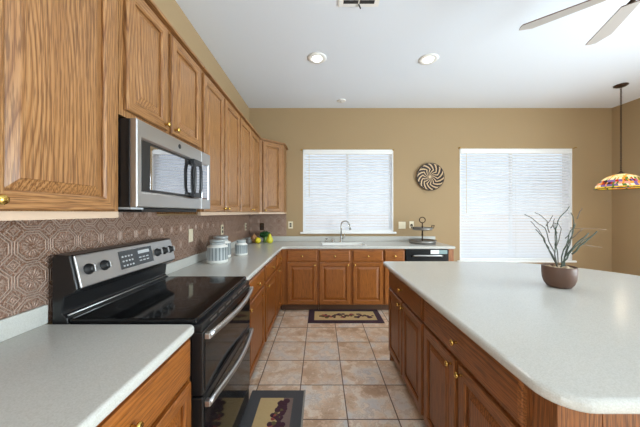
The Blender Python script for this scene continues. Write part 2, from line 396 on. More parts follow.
# back run, local x = world x - x0
base_cabinet('single-door oak cabinet leftmost along the window wall, beside the inner corner', (-.549, YB, 0), 0, .518, DB, [(.09, .50, 1)], [(.09, .50)], BG)
base_cabinet('two-door oak sink cabinet under the faucet, behind the small plum rug', (-.03, YB, 0), 0, .906, DB, [(.017, .438, 1), (.479, .895, -1)], [(.017, .438), (.479, .895)], BG, True)
base_cabinet('narrow oak cabinet left of the black dishwasher, partly behind the island corner', (.877, YB, 0), 0, .295, DB, [(.012, .285, -1)], [(.012, .285)], BG)
e = MB().box(0, .075, 0, DB, 0, ZT).build('end_panel', OZ); e.location = (1.774, YB, 0)
tag(e, 'oak end panel closing the counter run right of the dishwasher', 'panel')
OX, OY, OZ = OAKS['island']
XI = .648        # island face-frame plane
IG = 'island base cabinets'
base_cabinet('far island cabinet, shorter-looking drawer and two doors, nearest the window wall', (XI, 2.42, 0), -R90, .82, .60, [(.02, .402, 1), (.425, .80, -1)], [(.02, .80)], IG)
base_cabinet('near island cabinet with long drawer and two doors, nearest the camera', (XI, 1.599, 0), -R90, .80, .60, [(.015, .378, 1), (.412, .785, -1)], [(.015, .785)], IG)
pan = thing('kitchen_island', 'plain oak panelled island body under the rounded dining end', 'island', (0, 0, 0))
MB().box(XI, XI+.125, .712, .798, 0, ZT).build('corner_post', OZ, pan, bevel=.003)
MB().box(XI+.126, 1.75, .712, .732, 0, ZT).build('side_panel', OZ, pan)
MB().box(1.73, 1.75, .733, 2.42, 0, ZT).build('back_panel', OZ, pan)
MB().box(XI, 1.729, 2.422, 2.44, 0, ZT).build('side_panel', OZ, pan)

OX, OY, OZ = OAKS['upper']
def upper_cabinet(label, Y0, Wd, z0, z1, doors, group='oak wall cabinets on the left wall'):
    D = -.85-WL-.002
    t = thing('wall_cabinet', label, 'cabinet', (-.85, Y0, 0), R90, group)
    MB().box(.001, Wd-.001, .02, D, z0+.012, z1).build('body', OZ, t)
    zr = z0+.026 if z0 < 1.5 else z0
    MB().box(.0005, Wd-.0005, 0, .0199, zr, z1).build('face_frame', OZ, t)
    if z0 < 1.5: MB().box(.0005, Wd-.0005, -.002, .0199, z0, zr-.0003).build('bottom_rail', M_pale, t)
    MB().box(.0005, Wd-.0005, -.03, .02, z1+.0005, z1+.02).build('top_trim', OX, t, bevel=.004)
    for x0, x1, side in doors: door(x0, x1, z0+.028, z1-.022, t, ((x1-.028 if side > 0 else x0+.028), z0+.055))
    return t
ZU0, ZU1 = 1.358, 2.40
upper_cabinet('large oak wall cabinet at upper left, nearest the camera, left of the microwave', .28, .812, ZU0, ZU1, [(.0, .335, 1), (.352, .775, -1)])
upper_cabinet('short oak wall cabinet directly above the microwave', 1.094, .744, 1.795, ZU1, [(.024, .322, 1), (.36, .715, -1)])
upper_cabinet('tall two-door oak wall cabinet just right of the microwave', 1.840, .855, ZU0, ZU1, [(.02, .405, 1), (.44, .84, -1)])
upper_cabinet('tall two-door oak wall cabinet farther along, beside the corner cabinet', 2.697, .93, ZU0, ZU1, [(.02, .43, 1), (.45, .86, -1)])
cc = thing('wall_cabinet', 'angled single-door oak wall cabinet in the back left corner', 'cabinet', (-.85, 3.63, 0), 0, 'oak wall cabinets on the left wall')
poly = lambda e: [(WL+.85+.002, .608), (WL+.85+.002, .0), (0, 0), (.295+e*0, .29), (.295, .608)]
MB().prism(poly(0), ZU0+.026, ZU1).build('body', OZ, cc)
MB().prism(poly(0), ZU0, ZU0+.0257).build('bottom_rail', M_pale, cc)
MB().prism([(WL+.85+.002, .608), (WL+.85+.002, -.0), (.012, -.026), (.325, .28), (.325, .608)], ZU1+.0005, ZU1+.022).build('top_trim', OX, cc, bevel=.004)
L = math.hypot(.295, .29)
dd = door(.045, L-.055, ZU0+.028, ZU1-.022, cc, (.075, ZU0+.055)); dd.rotation_euler = (0, 0, math.atan2(.29, .295))

# ------------------------------------------------------------------ countertops
def slab(poly, z0, z1, name, parent=None, bevel=.014, hole=None):
    bm = bmesh.new()
    loops = [poly]+([hole] if hole else [])
    es = []
    for lp in loops:
        v = [bm.verts.new((p[0], p[1], z1)) for p in lp]
        es += [bm.edges.new((v[i], v[(i+1) % len(v)])) for i in range(len(v))]
    if hole: bmesh.ops.triangle_fill(bm, edges=es, use_beauty=True, use_dissolve=True)
    else: bm.faces.new(list(bm.verts))
    top = list(bm.faces)
    r = bmesh.ops.extrude_face_region(bm, geom=top)
    for g in r['geom']:
        if isinstance(g, bmesh.types.BMVert): g.co.z = z0
    mb = MB(); mb.bm.free(); mb.bm = bm
    return mb.build(name, M_counter, parent, bevel=bevel, seg=4, angle=50)
def arc(cx, cy, r, a0, a1, n): return [(cx+r*math.cos(math.radians(a0+(a1-a0)*i/n)), cy+r*math.sin(math.radians(a0+(a1-a0)*i/n))) for i in range(n+1)]
Z0, Z1 = .8755, .914; XE = -.52; YE = 3.575; WX = WL+.0045; WY = WB-.0045
nc = thing('countertop', 'speckled off-white countertop in the foreground, left of the range', 'countertop', (0, 0, 0), 0, 'speckled countertops')
slab([(WX, -.6), (XE, -.6)]+arc(XE-.03, 1.094-.03, .03, 0, 90, 5)+[(WX, 1.094)], Z0, Z1, 'slab', nc)
MB().box(WX, -1.145, -.6, 1.094, Z1+.0003, .993).build('backsplash_lip', M_counter, nc, bevel=.003)
fc = thing('countertop', 'long L-shaped off-white countertop running past the sink to the tiered tray', 'countertop', (0, 0, 0), 0, 'speckled countertops')
SX0, SX1, SY0, SY1 = .02, .66, 3.69, 4.02
slab([(WX, 1.848), (XE, 1.848)]+arc(XE+.06, YE-.06, .06, 180, 90, 5)+[(1.866-.02, YE), (1.866, YE+.02), (1.866, WY), (WX, WY)], Z0, Z1, 'slab', fc,
     hole=[(SX0, SY0), (SX1, SY0), (SX1, SY1), (SX0, SY1)])
MB().box(WX, -1.145, 1.848, WY, Z1+.0003, .993).build('backsplash_lip', M_counter, fc, bevel=.003)
MB().box(-1.1445, 1.866, 4.220, WY, Z1+.0003, .993).build('backsplash_lip', M_counter, fc, bevel=.003)
ic = slab(arc(.59+.10, .64+.10, .10, 180, 270, 8)+arc(1.50, 1.57, .93, -90, 90, 36)+arc(.59+.05, 2.5-.05, .05, 90, 180, 5), Z0, Z1, 'island_countertop', bevel=.016)
tag(ic, 'large off-white island countertop with rounded dining end under the potted plant', 'countertop')
sk = MB(); a = .012
sk.rings([(SX0+.0, SX1-.0, SY0, SY1, 0)], cap=False) if False else None
sv = lambda z, i: [sk.bm.verts.new(p) for p in ((SX0+i, SY0+i, z), (SX1-i, SY0+i, z), (SX1-i, SY1-i, z), (SX0+i, SY1-i, z))]
R_ = [sv(.9085, .001), sv(.9085, .012), sv(.76, .03), sv(.735, .06)]
for A, B in zip(R_, R_[1:]):
    for i in range(4): sk.face([A[i], A[(i+1) % 4], B[(i+1) % 4], B[i]])
sk.face(R_[-1])
sink = tag(sk.build('sink', M_sink), 'white undermount sink set into the counter below the window', 'sink')
so = sink.modifiers.new('shell', 'SOLIDIFY'); so.thickness = .006; so.offset = 1
MB().lathe([(.04, 0), (.04, .003), (.03, .004), (0, .002)], ((SX0+SX1)/2, (SY0+SY1)/2, .7365), 16).build('drain', M_chrome, sink)

# tin backsplash
ts = MB()
ts.box(WL+.0005, WL+.004, -.6, 1.10, .915, 1.356); ts.box(WL+.0005, WL+.004, 1.10, 1.848, .91, 1.405); ts.box(WL+.0005, WL+.004, 1.848, WB-.004, .915, 1.356)
tag(ts.build('backsplash', M_tin), 'embossed brown tin backsplash with octagon medallions along the left wall', 'backsplash')
tag(MB().box(WL+.0045, -.556, WB-.004, WB-.0005, .9955, 1.356).build('backsplash', M_tin), 'short brown tin backsplash return on the window wall behind the fruit', 'backsplash')

# ------------------------------------------------------------------ range
RW = .742
rg = thing('kitchen_range', 'black and stainless double oven electric range in the left counter run', 'range', (-.53, 1.0985, 0), R90)
MB().box(.001, RW-.001, .02, .60, .05, .903).build('body', M_black, rg, bevel=.004)
MB().box(.03, RW-.03, .06, .5, 0, .049).build('plinth', M_dark, rg)
ct = MB().box(0.0015, RW-.0015, -.006, .535, .9042, .930).build('cooktop', M_glass_black, rg, bevel=.007, seg=3)
def ringdisc(x, y, r, parent):
    b = MB()
    for rr in (r, r*.62):
        A = [b.bm.verts.new((x+rr*math.cos(2*PI*k/40), y+rr*math.sin(2*PI*k/40), .9304)) for k in range(40)]
        B = [b.bm.verts.new((x+(rr-.004)*math.cos(2*PI*k/40), y+(rr-.004)*math.sin(2*PI*k/40), .9304)) for k in range(40)]
        for k in range(40): b.face([A[k], A[(k+1) % 40], B[(k+1) % 40], B[k]])
    return b.build('burner_ring', M_ring, parent)
for x, y, r in ((.19, .14, .105), (.55, .14, .085), (.19, .38, .08), (.55, .38, .105), (.37, .40, .055)): ringdisc(x, y, r, ct)
bg = MB().prism([(.606, .905), (.606, 1.19), (.596, 1.20), (.534, 1.197), (.500, 1.052), (.512, 1.04), (.556, 1.02), (.566, .95), (.545, .931), (.537, .905)], .001, RW-.001, axis=0).build('backguard', M_black, rg, bevel=.004)
MB().tube([(.012, .548, .9405), (RW-.012, .548, .9405)], .004, 6).build('trim_strip', M_steel, rg)
# slanted control panel in front of the backguard: local frame on the slope
p0, p1 = Vector((0, .500, 1.052)), Vector((0, .534, 1.197)); up = (p1-p0).normalized(); nrm = Vector((0, -up.z, up.y)); SL = (p1-p0).length
cp = bpy.data.objects.new('control_panel', None)
def slope(o):      # local x along the range, local y = into the panel, local z up the slope
    o.matrix_local = Matrix(((1, 0, 0, 0), (0, -nrm.y, up.y, p0.y), (0, -nrm.z, up.z, p0.z), (0, 0, 0, 1)))
cpm = MB(); cpm.box(.012, RW-.012, -.010, -.0005, .002, SL-.004); cpo = cpm.build('control_panel', M_steel, rg, bevel=.004); slope(cpo)
dsp = MB().box(.245, .505, -.0112, -.0101, .03, .125).build('display', M_display, cpo)
pr = MB()
for i in range(4):
    for j in range(3): pr.box(.262+i*.022, .274+i*.022, -.0117, -.0113, .042+j*.024, .050+j*.024)
for i in range(3): pr.box(.385+i*.03, .405+i*.03, -.0117, -.0113, .05, .056); pr.box(.385+i*.03, .405+i*.03, -.0117, -.0113, .068, .074)
pr.box(.385, .48, -.0117, -.0113, .092, .110)
pr.build('key_prints', M_print, dsp)
for x in (.065, .150, .555, .625, .690):
    z = .075
    k = MB().lathe([(.025, 0), (.025, .004), (.019, .006), (.017, .024), (.014, .027), (0, .027)], (x, -.0101, z), 20, axis=1).build('control_knob', M_dark, cpo)
    MB().box(x-.005, x+.005, -.044, -.0372, z-.017, z+.017).build('knob_grip', M_steel, k, bevel=.002)
    MB().box(x+.028, x+.038, -.0117, -.0101, z-.018, z+.018).build('knob_print', M_print, cpo)
def oven_door(name, z0, z1, hz):
    d = MB().box(.004, RW-.004, -.032, .0195, z0, z1).build(name, M_black, rg, bevel=.005)
    MB().box(.02, RW-.02, -.0345, -.0321, z0+.01, z1-.035).build('glass', M_glass_black, d)
    n = 16; pts = [(.02+(RW-.04)*i/n, -.050-.030*math.sin(PI*i/n), hz) for i in range(n+1)]
    MB().tube(pts, .013, 10, flat=1.15).build('handle', M_steel, d)
    for x in (.028, RW-.028): MB().box(x-.014, x+.014, -.058, -.0321, hz-.014, hz+.012).build('handle_bracket', M_steel, d, bevel=.004)
    return d
oven_door('upper_oven_door', .600, .872, .850); oven_door('lower_oven_door', .165, .592, .560)
MB().box(.004, RW-.004, -.025, .0195, .055, .157).build('bottom_drawer', M_black, rg, bevel=.005)
vt = MB().box(.004, RW-.004, -.026, .0195, .8735, .9035).build('vent_trim', M_black, rg, bevel=.003)
vs = MB()
for i in range(6): vs.box(.09+i*.1, .16+i*.1, -.0275, -.0262, .883, .892)
vs.build('vent_slots', M_steel, vt)

# ------------------------------------------------------------------ microwave
mw = thing('microwave', 'stainless over-the-range microwave with black glass under the short cabinet', 'microwave', (-.776, 1.098, 1.402), R90)
MW = .735; MH = .378
MB().box(.001, MW-.001, .028, .384, .001, MH).build('body', M_black, mw, bevel=.004)
dr = MB().rings([(0.001, .596, .001, MH, .0275), (0.001, .596, .001, MH, .004), (.005, .592, .005, MH-.004, 0), (.028, .590, .062, MH-.073, 0), (.034, .588, .068, MH-.079, .004), (.036, .587, .070, MH-.081, .006)]).build('door', M_steel, mw)
MB().rings([(.0365, .5865, .0705, MH-.0815, .0059), (.0375, .5855, .0715, MH-.0825, .0035), (.092, .584, .082, MH-.094, .003)]).build('glass_border', M_black, dr)
MB().rings([(.092, .584, .082, MH-.094, .0029), (.093, .583, .083, MH-.095, .002)]).build('glass', M_mirror_black, dr)
n = 14
lp = [(.43, -.002, .08)]
hx0, hx1, hz0, hz1 = .455, .535, .080, .285
fr_ = MB()
for hx in (hx0, hx1):
    fr_.tube([(hx, -.004, hz0+.004), (hx, -.02, hz0+.012), (hx, -.026, hz0+.05), (hx, -.026, hz1-.05), (hx, -.02, hz1-.012), (hx, -.004, hz1-.004)], .010, 8)
fr_.box(hx0-.010, hx1+.010, -.026, -.003, hz0-.012, hz0+.018); fr_.box(hx0-.010, hx1+.010, -.026, -.003, hz1-.018, hz1+.012)
fr_.build('handle', M_black, dr)
MB().lathe([(.013, -.0005), (.013, .0015), (.010, .002), (0, .002)], (.335, 0, MH-.036), 20, axis=1).build('badge', M_dark, dr)
cpn = MB().rings([(.5985, MW-.001, .001, MH, .0275), (.5985, MW-.001, .001, MH, .003), (.600, MW-.004, .004, MH-.004, 0), (.604, MW-.03, .062, MH-.073, 0), (.608, MW-.034, .068, MH-.079, .004), (.609, MW-.035, .069, MH-.080, .006)]).build('control_panel', M_steel, mw)
MB().rings([(.6095, MW-.0355, .0695, MH-.0805, .0059), (.613, MW-.040, .075, MH-.086, .003), (.614, MW-.041, .076, MH-.087, .003)]).build('glass', M_mirror_black, cpn)
MB().box(.12, .66, .06, .32, -.020, .0005).build('vent_tray', M_dark, mw, bevel=.003)
MB().box(.02, .10, .04, .2, -.008, .0005).build('lamp_lens', M_print, mw)
MB().lathe([(.006, 0), (.006, .003), (0, .004)], (.0, .2, .31), 10, axis=0).build('screw', M_steel, mw)

# ------------------------------------------------------------------ dishwasher
dw = thing('dishwasher', 'black dishwasher with silver bar handle at the right end of the sink counter', 'dishwasher', (1.1735, YB, 0), 0)
MB().box(.002, .597, .02, .58, .10, .873).build('body', M_black, dw)
MB().box(.002, .597, .06, .075, 0, .0995).build('toe_board', M_dark, dw)
dd = MB().box(.003, .596, -.024, .0195, .105, .868).build('door', mat('black_dishwasher', lin(18, 18, 19), .4, spec=.2), dw, bevel=.004)
hb = MB(); hb.tube([(.10, -.026, .775), (.105, -.055, .785), (.14, -.062, .79), (.46, -.062, .79), (.495, -.055, .785), (.50, -.026, .775)], .011, 8); hb.build('handle', M_steel, dd)
st = MB(); st.box(.345, .462, -.0252, -.0243, .808, .862, 0); st.box(.463, .575, -.0252, -.0243, .808, .862, 1)
st.build('sticker', [M_white, mat('sticker_teal', lin(132, 158, 158), .5)], dd)

# ------------------------------------------------------------------ faucet and buttons
fx, fy = at(341, 242, 4.10).x, 4.10
fa = thing('faucet', 'tall gooseneck nickel faucet behind the sink', 'faucet', (fx, fy, Z1), 0)
MB().lathe([(.027, .0005), (.027, .008), (.019, .014), (.018, .09), (.015, .10), (0, .10)], (0, 0, 0), 18).build('base', M_chrome, fa)
dx, dy = .12, -.02; pts = [(0, 0, .095), (.003, 0, .24)]
for i in range(13):
    a = PI-PI*i/12*.96; pts.append((.003+.062+.062*math.cos(a), -.035*(i/12), .27+.062*math.sin(a)))
MB().tube(pts, .0115, 10).build('spout', M_chrome, fa)
e = Vector(pts[-1]); MB().tube([e, e+Vector((.004, -.003, -.03)), e+Vector((.016, -.006, -.085))], [.012, .014, .017], 10).build('spray_head', M_dark if False else M_chrome, fa)
MB().tube([(.018, -.01, .055), (.045, -.02, .07), (.055, -.022, .11), (.052, -.022, .14)], [.010, .008, .006, .005], 8).build('lever', M_chrome, fa)
for px, kind in ((326.2, 'pump'), (333, 'button')):
    x = at(px, 242, 4.10).x
    if kind == 'pump':
        t = thing('soap_pump', 'small nickel soap pump left of the faucet', 'soap dispenser', (x, 4.10, Z1), 0)
        MB().lathe([(.019, .0005), (.019, .008), (.009, .012), (.009, .05), (.013, .052), (.013, .06), (0, .062)], (0,0,0), 14).build('base', M_chrome, t)
        MB().tube([(0, 0, .055), (.02, -.03, .058), (.02, -.045, .05)], .005, 6).build('nozzle', M_chrome, t)
    else:
        t = thing('air_gap', 'small nickel air gap cap between soap pump and faucet', 'tap fitting', (x, 4.10, Z1), 0)
        MB().lathe([(.022, .0005), (.022, .006), (.016, .010), (.017, .042), (.012, .05), (0, .052)], (0,0,0), 14).build('base', M_chrome, t)
        MB().tube([(-.028, 0, .04), (.028, 0, .034)], .004, 6).build('cross_bar', M_chrome, t)

# ------------------------------------------------------------------ canisters
M_cer = mat('grey_glaze', lin(176, 182, 182), .35); M_cerw = mat('white_glaze', lin(222, 222, 216), .35); M_groove = mat('groove_glaze', lin(118, 126, 128), .5)
def canister(label, x, y, r, h):
    t = thing('canister', label, 'canister', (x, y, Z1), 0, 'ribbed ceramic canisters')
    b = MB(); n = 54
    def ring(rr, z, rib=0): return [b.bm.verts.new(((rr-(rib if k % 3 == 0 else 0))*math.cos(2*PI*k/n), (rr-(rib if k % 3 == 0 else 0))*math.sin(2*PI*k/n), z)) for k in range(n)]
    hb_ = h*.72
    L = [(ring(r*.95, .0005), 1), (ring(r, .006), 1), (ring(r, hb_*.16), 1), (ring(r*.985, hb_*.18, .005), 0), (ring(r*.985, hb_*.93, .005), 0), (ring(r, hb_*.95), 1), (ring(r*.97, hb_), 1), (ring(r*.72, hb_+.012), 1), (ring(r*.70, hb_+.016), 1)]
    for (A, ma), (B, mb_) in zip(L, L[1:]):
        for k in range(n):
            g = (k % 3 == 0 or (k+1) % 3 == 0) and ma == 0 and mb_ == 0
            b.face([A[k], A[(k+1) % n], B[(k+1) % n], B[k]], 2 if g and k % 3 == 0 else (0 if ma == 0 else 1), True)
    b.face(L[0][0][::-1], 1); b.face(L[-1][0], 1)
    b.build('jar', [M_cer, M_cerw, M_groove], t)
    zb = hb_+.0165
    lid = MB().lathe([(r*.66, zb), (r*.70, zb+.004), (r*.70, zb+.018), (r*.60, zb+.022), (r*.60, h-.022), (r*.72, h-.018), (r*.74, h-.006), (r*.68, h), (r*.5, h-.004), (0, h-.006)], (0,0,0), 30).build('lid', M_cer, t)
    if h > .2: MB().tube([(r*.68*math.cos(a), r*.68*math.sin(a), zb+.026) for a in [2*PI*i/24 for i in range(25)]], .003, 6).build('clasp_wire', M_steel, lid)
    return t
canister('tall grey ribbed canister in front, nearest the range', -.967, 2.44, .094, .212)
canister('tall grey ribbed canister half hidden behind the front one', -1.035, 2.70, .100, .222)
canister('shortest grey ribbed canister standing alone to the right', -.872, 2.86, .068, .165)

# ------------------------------------------------------------------ fruit and greens in the corner
M_lemon = mat('lemon_skin', lin(226, 206, 40), .45); M_pear = mat('pear_skin', lin(206, 200, 52), .45); M_stem = mat('stem', lin(84, 62, 36), .7)
M_green = wallmat('dark_leaf', lin(40, 84, 44), .3, 120, .4); M_onion = mat('onion_skin', lin(190, 140, 96), .45); M_bowl = mat('glass_grey', lin(120, 116, 112), .25)
M_wine = mat('dark_bottle', lin(40, 20, 18), .2)
def fruit(name, label, cat, x, y, prof, m, tilt=0):
    t = thing(name, label, cat, (x, y, Z1), 0); b = MB().lathe(prof, (0,0,0), 18).build('flesh', m, t)
    MB().tube([(0, 0, prof[-1][1]-.004), (.004, 0, prof[-1][1]+.018)], .003, 6).build('stem', M_stem, t); return t
fruit('lemon', 'yellow lemon left of the dark greens in the corner', 'fruit', -.945, 3.92, [(0, .0005), (.022, .004), (.04, .02), (.047, .045), (.042, .068), (.025, .085), (.008, .092), (0, .094)], M_lemon)
fruit('pear', 'yellow-green pear right of the dark greens in the corner', 'fruit', -.765, 3.92, [(0, .0005), (.03, .004), (.05, .028), (.052, .05), (.043, .078), (.027, .105), (.022, .13), (.014, .146), (0, .15)], M_pear)
fruit('onion', 'tan onion beside the lemon against the left backsplash', 'vegetable', -1.02, 4.0, [(0, .0005), (.03, .006), (.052, .04), (.055, .07), (.042, .10), (.015, .122), (.007, .14), (0, .142)], M_onion)
br = thing('broccoli_head', 'dark green leafy broccoli head between the lemon and the pear', 'vegetable', (-.872, 4.08, Z1), 0)
MB().lathe([(.03, .0005), (.025, .05), (.04, .09), (0, .095)], (0,0,0), 14).build('stalk', mat('stalk_green', lin(110, 140, 70), .6), br)
b = MB()
for i in range(60):
    a, r, = random.uniform(0, 2*PI), math.sqrt(random.random())*.075
    b.sphere((r*math.cos(a), r*math.sin(a), .118+random.uniform(-.045, .05)*(1-r/.09)), random.uniform(.018, .028), 0, 1, 7)
b.build('crown', M_green, br)
jr = thing('glass_jar', 'small grey jar beside the onion at the far left of the corner group', 'jar', (-1.075, 3.88, Z1), 0)
MB().lathe([(.04, .0005), (.045, .006), (.045, .06), (.036, .072), (.036, .08), (0, .08)], (0,0,0), 18).build('jar', M_bowl, jr)
MB().lathe([(.038, .0805), (.038, .094), (0, .095)], (0,0,0), 18).build('lid', M_steel, jr)

# ------------------------------------------------------------------ tiered tray
M_galv = mat('galvanised_tin', lin(150, 146, 140), .42, .75); M_galvd = mat('galvanised_inner', lin(120, 116, 110), .55, .5)
tr = thing('tiered_tray', 'two-tier galvanised serving tray with ring handle on the back counter', 'tray', (1.555, 3.97, Z1), 0)
def tier(z, r, h, name):
    o = MB().lathe([(0, z), (r*.93, z), (r, z+h*.3), (r*1.03, z+h), (r*1.0, z+h), (r*.96, z+h*.3), (r*.90, z+.006), (0, z+.006)], (0,0,0), 30, smooth=True).build(name, M_galv, tr)
    rim = [(r*1.03*math.cos(2*PI*i/30), r*1.03*math.sin(2*PI*i/30), z+h) for i in range(31)]
    MB().tube(rim, .005, 6).build('rim', M_galvd, o)
    return o
tier(.001, .195, .045, 'lower_tray'); up_ = tier(.20, .145, .035, 'upper_tray')
for s in (-1, 1):
    MB().tube([(s*.15, -.045, .225), (s*.165, -.04, .27), (s*.165, .04, .27), (s*.15, .045, .225)], .006, 6).build('handle', M_bronze, up_)
MB().lathe([(.010, .007), (.010, .05), (.016, .055), (.010, .06), (.010, .12), (.018, .126), (.010, .132), (.010, .199)], (0,0,0), 12).build('lower_post', M_bronze, tr)
MB().lathe([(.009, .2065), (.009, .25), (.014, .256), (.008, .262), (.008, .30), (.013, .305), (.006, .31), (0, .312)], (0,0,0), 12).build('upper_post', M_bronze, tr)
MB().tube([(.045*math.sin(2*PI*i/24), 0, .352-.042*math.cos(2*PI*i/24)) for i in range(25)], .007, 8).build('ring_handle', M_bronze, tr)

# ------------------------------------------------------------------ outlets and switches
def plate(name, label, cat, loc, rotz, w, h, m_plate, m_face, rockers, group):
    t = thing(name, label, cat, loc, rotz, group)
    MB().box(-w/2, w/2, -.006, -.0005, -h/2, h/2).build('plate', m_plate, t, bevel=.002)
    for x, z in rockers: MB().box(x-.016, x+.016, -.009, -.0061, z-.014, z+.014).build('socket' if cat == 'outlet' else 'rocker', m_face, t, bevel=.0015)
    return t
two = [(0, -.022), (0, .022)]
for px, lab, z in ((190, 'ivory outlet on the tin backsplash nearest the microwave', 1.176), (221.6, 'ivory outlet on the tin backsplash above the canisters', 1.178), (245.3, 'ivory outlet on the tin backsplash nearest the corner', 1.16)):
    Y = 302.9/(320.5-px); plate('wall_outlet', lab, 'outlet', (WL+.0042, Y, z), R90, .072, .115, M_ivory, M_ivory if px < 200 else M_dark, two, 'wall plates')
p = at(262, 226.5, WB); plate('wall_outlet', 'dark outlet on the back tin backsplash above the greens', 'outlet', (p.x, WB-.0042, p.z), 0, .07, .115, M_bronze, M_dark, two, 'wall plates')
p = at(290.6, 225, WB); plate('wall_outlet', 'outlet with dark face between corner cabinet and sink window', 'outlet', (p.x, WB, p.z), 0, .075, .115, M_ivory, M_dark, [(0, -.018), (0, .018)], 'wall plates')
p = at(402, 225.3, WB); plate('light_switch', 'wide ivory double switch right of the sink window', 'switch', (p.x, WB, p.z), 0, .115, .115, M_ivory, M_ivory, [(-.024, 0), (.024, 0)], 'wall plates')
p = at(411.5, 224.8, WB); plate('light_switch', 'single dark-faced switch plate left of the tray ring handle', 'switch', (p.x, WB, p.z), 0, .072, .115, M_ivory, M_bronze, [(0, 0)], 'wall plates')

# ------------------------------------------------------------------ woven wall basket
M_bk = mat('woven_black', lin(34, 24, 22), .7); M_cream = mat('woven_cream', lin(196, 166, 128), .7)
p = at(429.5, 177, WB)
wbk = thing('wall_basket', 'round woven basket with black and cream swirls hung between the windows', 'basket', (p.x, WB-.001, p.z), 0)
b = MB(); R = .218; NR, NA, arms = 30, 224, 14
grid = []
for i in range(NR+1):
    r = R*i/NR; d = .012+.03*(1-math.cos(PI*.5*i/NR))**1.2 if i < NR else .04
    grid.append([b.bm.verts.new((r*math.cos(2*PI*k/NA), -d, r*math.sin(2*PI*k/NA))) for k in range(NA if i else 1)])
for i in range(NR):
    A, B = grid[i], grid[i+1]; q = (i+.5)/NR
    for k in range(NA):
        j = (k+1) % NA; ang = (k+.5)/NA
        ph = (ang+(.17*q if q < .55 else .17*.55-.22*(q-.55)))*arms
        m = 0 if (ph % 1) < .62 else 1
        if q < .1: m = 1
        if q > .965: m = 0 if (k//6) % 2 else 1
        if len(A) == 1: b.face([A[0], B[k], B[j]], m, True)
        else: b.face([A[k], A[j], B[j], B[k]], m, True)
bo = b.build('coil', [M_bk, M_cream], wbk); sm_ = bo.modifiers.new('thick', 'SOLIDIFY'); sm_.thickness = .01; sm_.offset = 0
MB().tube([(R*math.cos(2*PI*i/60), -.04, R*math.sin(2*PI*i/60)) for i in range(61)], .007, 8).build('rim', M_bk, wbk)

# ------------------------------------------------------------------ rugs
M_rb = wallmat('rug_charcoal', lin(84, 84, 86), .6, 300, .2); M_rp = wallmat('rug_plum', lin(70, 52, 62), .6, 300, .2)
M_rf = wallmat('rug_gold', lin(206, 178, 128), .6, 60, .6); M_grape = mat('rug_grape', lin(66, 32, 46), .8); M_leaf = mat('rug_leaf', lin(96, 84, 48), .8); M_rose = mat('rug_rose', lin(150, 72, 62), .8); M_mauve = wallmat('rug_mauve', lin(132, 112, 104), .6, 60, .6); M_edge = mat('rug_edge', lin(150, 146, 138), .7)
def rug(label, x0, x1, y0, y1, bw, m_border, spots, edge):
    t = thing('floor_rug', label, 'rug', ((x0+x1)/2, (y0+y1)/2, 0), 0, 'kitchen rugs'); hw, hd = (x1-x0)/2, (y1-y0)/2
    MB().box(-hw, hw, -hd, hd, .001, .010).build('border', m_border, t, bevel=.003)
    if edge:
        MB().box(hw-.012, hw+.0, -hd, hd, .0102, .0115).build('binding', M_edge, t)
    f = MB().box(-hw+bw, hw-bw, -hd+bw, hd-bw, .0103, .0112).build('field', M_rf, t)
    if edge: MB().box((hw-bw)*.42, hw-bw, -hd+bw, hd-bw, .0113, .0116).build('picture_band', M_mauve, f)
    g = MB()
    for (u, v, r, m) in spots:
        g.lathe([(r, .0117), (r*.9, .0126), (0, .0128)], (u*(hw-bw), v*(hd-bw), 0), 10, m)
    g.build('grape_motif', [M_grape, M_leaf, M_rose], f)
random.seed(3)
sp1 = [(-.75+1.5*i/36+random.uniform(-.04, .04), .28*math.sin(i*.62)-.1+random.uniform(-.2, .2), random.uniform(.015, .03), random.choice([0, 0, 0, 2, 1])) for i in range(60)]
sp1 = [(max(-.92, min(.92, u if u < .95 else random.uniform(-.8, .8))), v, r, m) for u, v, r, m in sp1]
rug('small plum-bordered rug with grape picture in front of the sink cabinet', -.155, .80, 3.235, 3.675, .075, M_rp, sp1, False)
sp2 = []
for i in range(90):
    q = random.random(); sp2.append((.08+.6*(q-.5)+random.uniform(-.28, .28), .88-1.3*(1-q)+random.uniform(-.1, .1), random.uniform(.012, .026), random.choice([0, 0, 0, 0, 2, 1])))
for i in range(26): sp2.append((random.uniform(.2, .62), random.uniform(.2, .92), random.uniform(.012, .022), 0))
rug('charcoal-bordered rug with grape picture in front of the range', -.60+.075, -.115, 1.10, 2.005, .085, M_rb, [(max(-.95, min(.95, u)), max(-.95, min(.95, v)), r, m) for u, v, r, m in sp2], True)

# ------------------------------------------------------------------ potted twig plant on the island
YP = 1.63; pb = at(559, 289, YP)
pl = thing('potted_plant', 'bare twiggy plant in a brown round pot on the island', 'plant', (pb.x, YP, Z1), 0)
M_pot = wallmat('brown_glaze', lin(104, 78, 64), .25, 25, .7); M_pot.node_tree.nodes['Principled BSDF'].inputs['Roughness'].default_value = .45
MB().lathe([(0, .0005), (.050, .0005), (.060, .005), (.074, .026), (.083, .056), (.086, .09), (.086, .129), (.083, .132), (.079, .129), (.078, .108), (0, .108)], (0,0,0), 40).build('pot', M_pot, pl)
pe = MB()
random.seed(5)
M_peb = [mat('pebble_cream', lin(206, 190, 160), .7), mat('pebble_tan', lin(164, 140, 110), .7)]
for i in range(150):
    a, r = random.uniform(0, 2*PI), math.sqrt(random.random())*.070
    pe.sphere((r*math.cos(a), r*math.sin(a), .113+random.uniform(0, .012)), random.uniform(.006, .011), random.randint(0, 1), .7, 7)
tag(pe.build('pebbles', M_peb, pl), 'cream pebbles', kind='stuff')
M_twig = [mat('twig_green', lin(58, 70, 54), .6), mat('twig_grey', lin(86, 80, 70), .6), mat('twig_brown', lin(104, 78, 48), .6)]
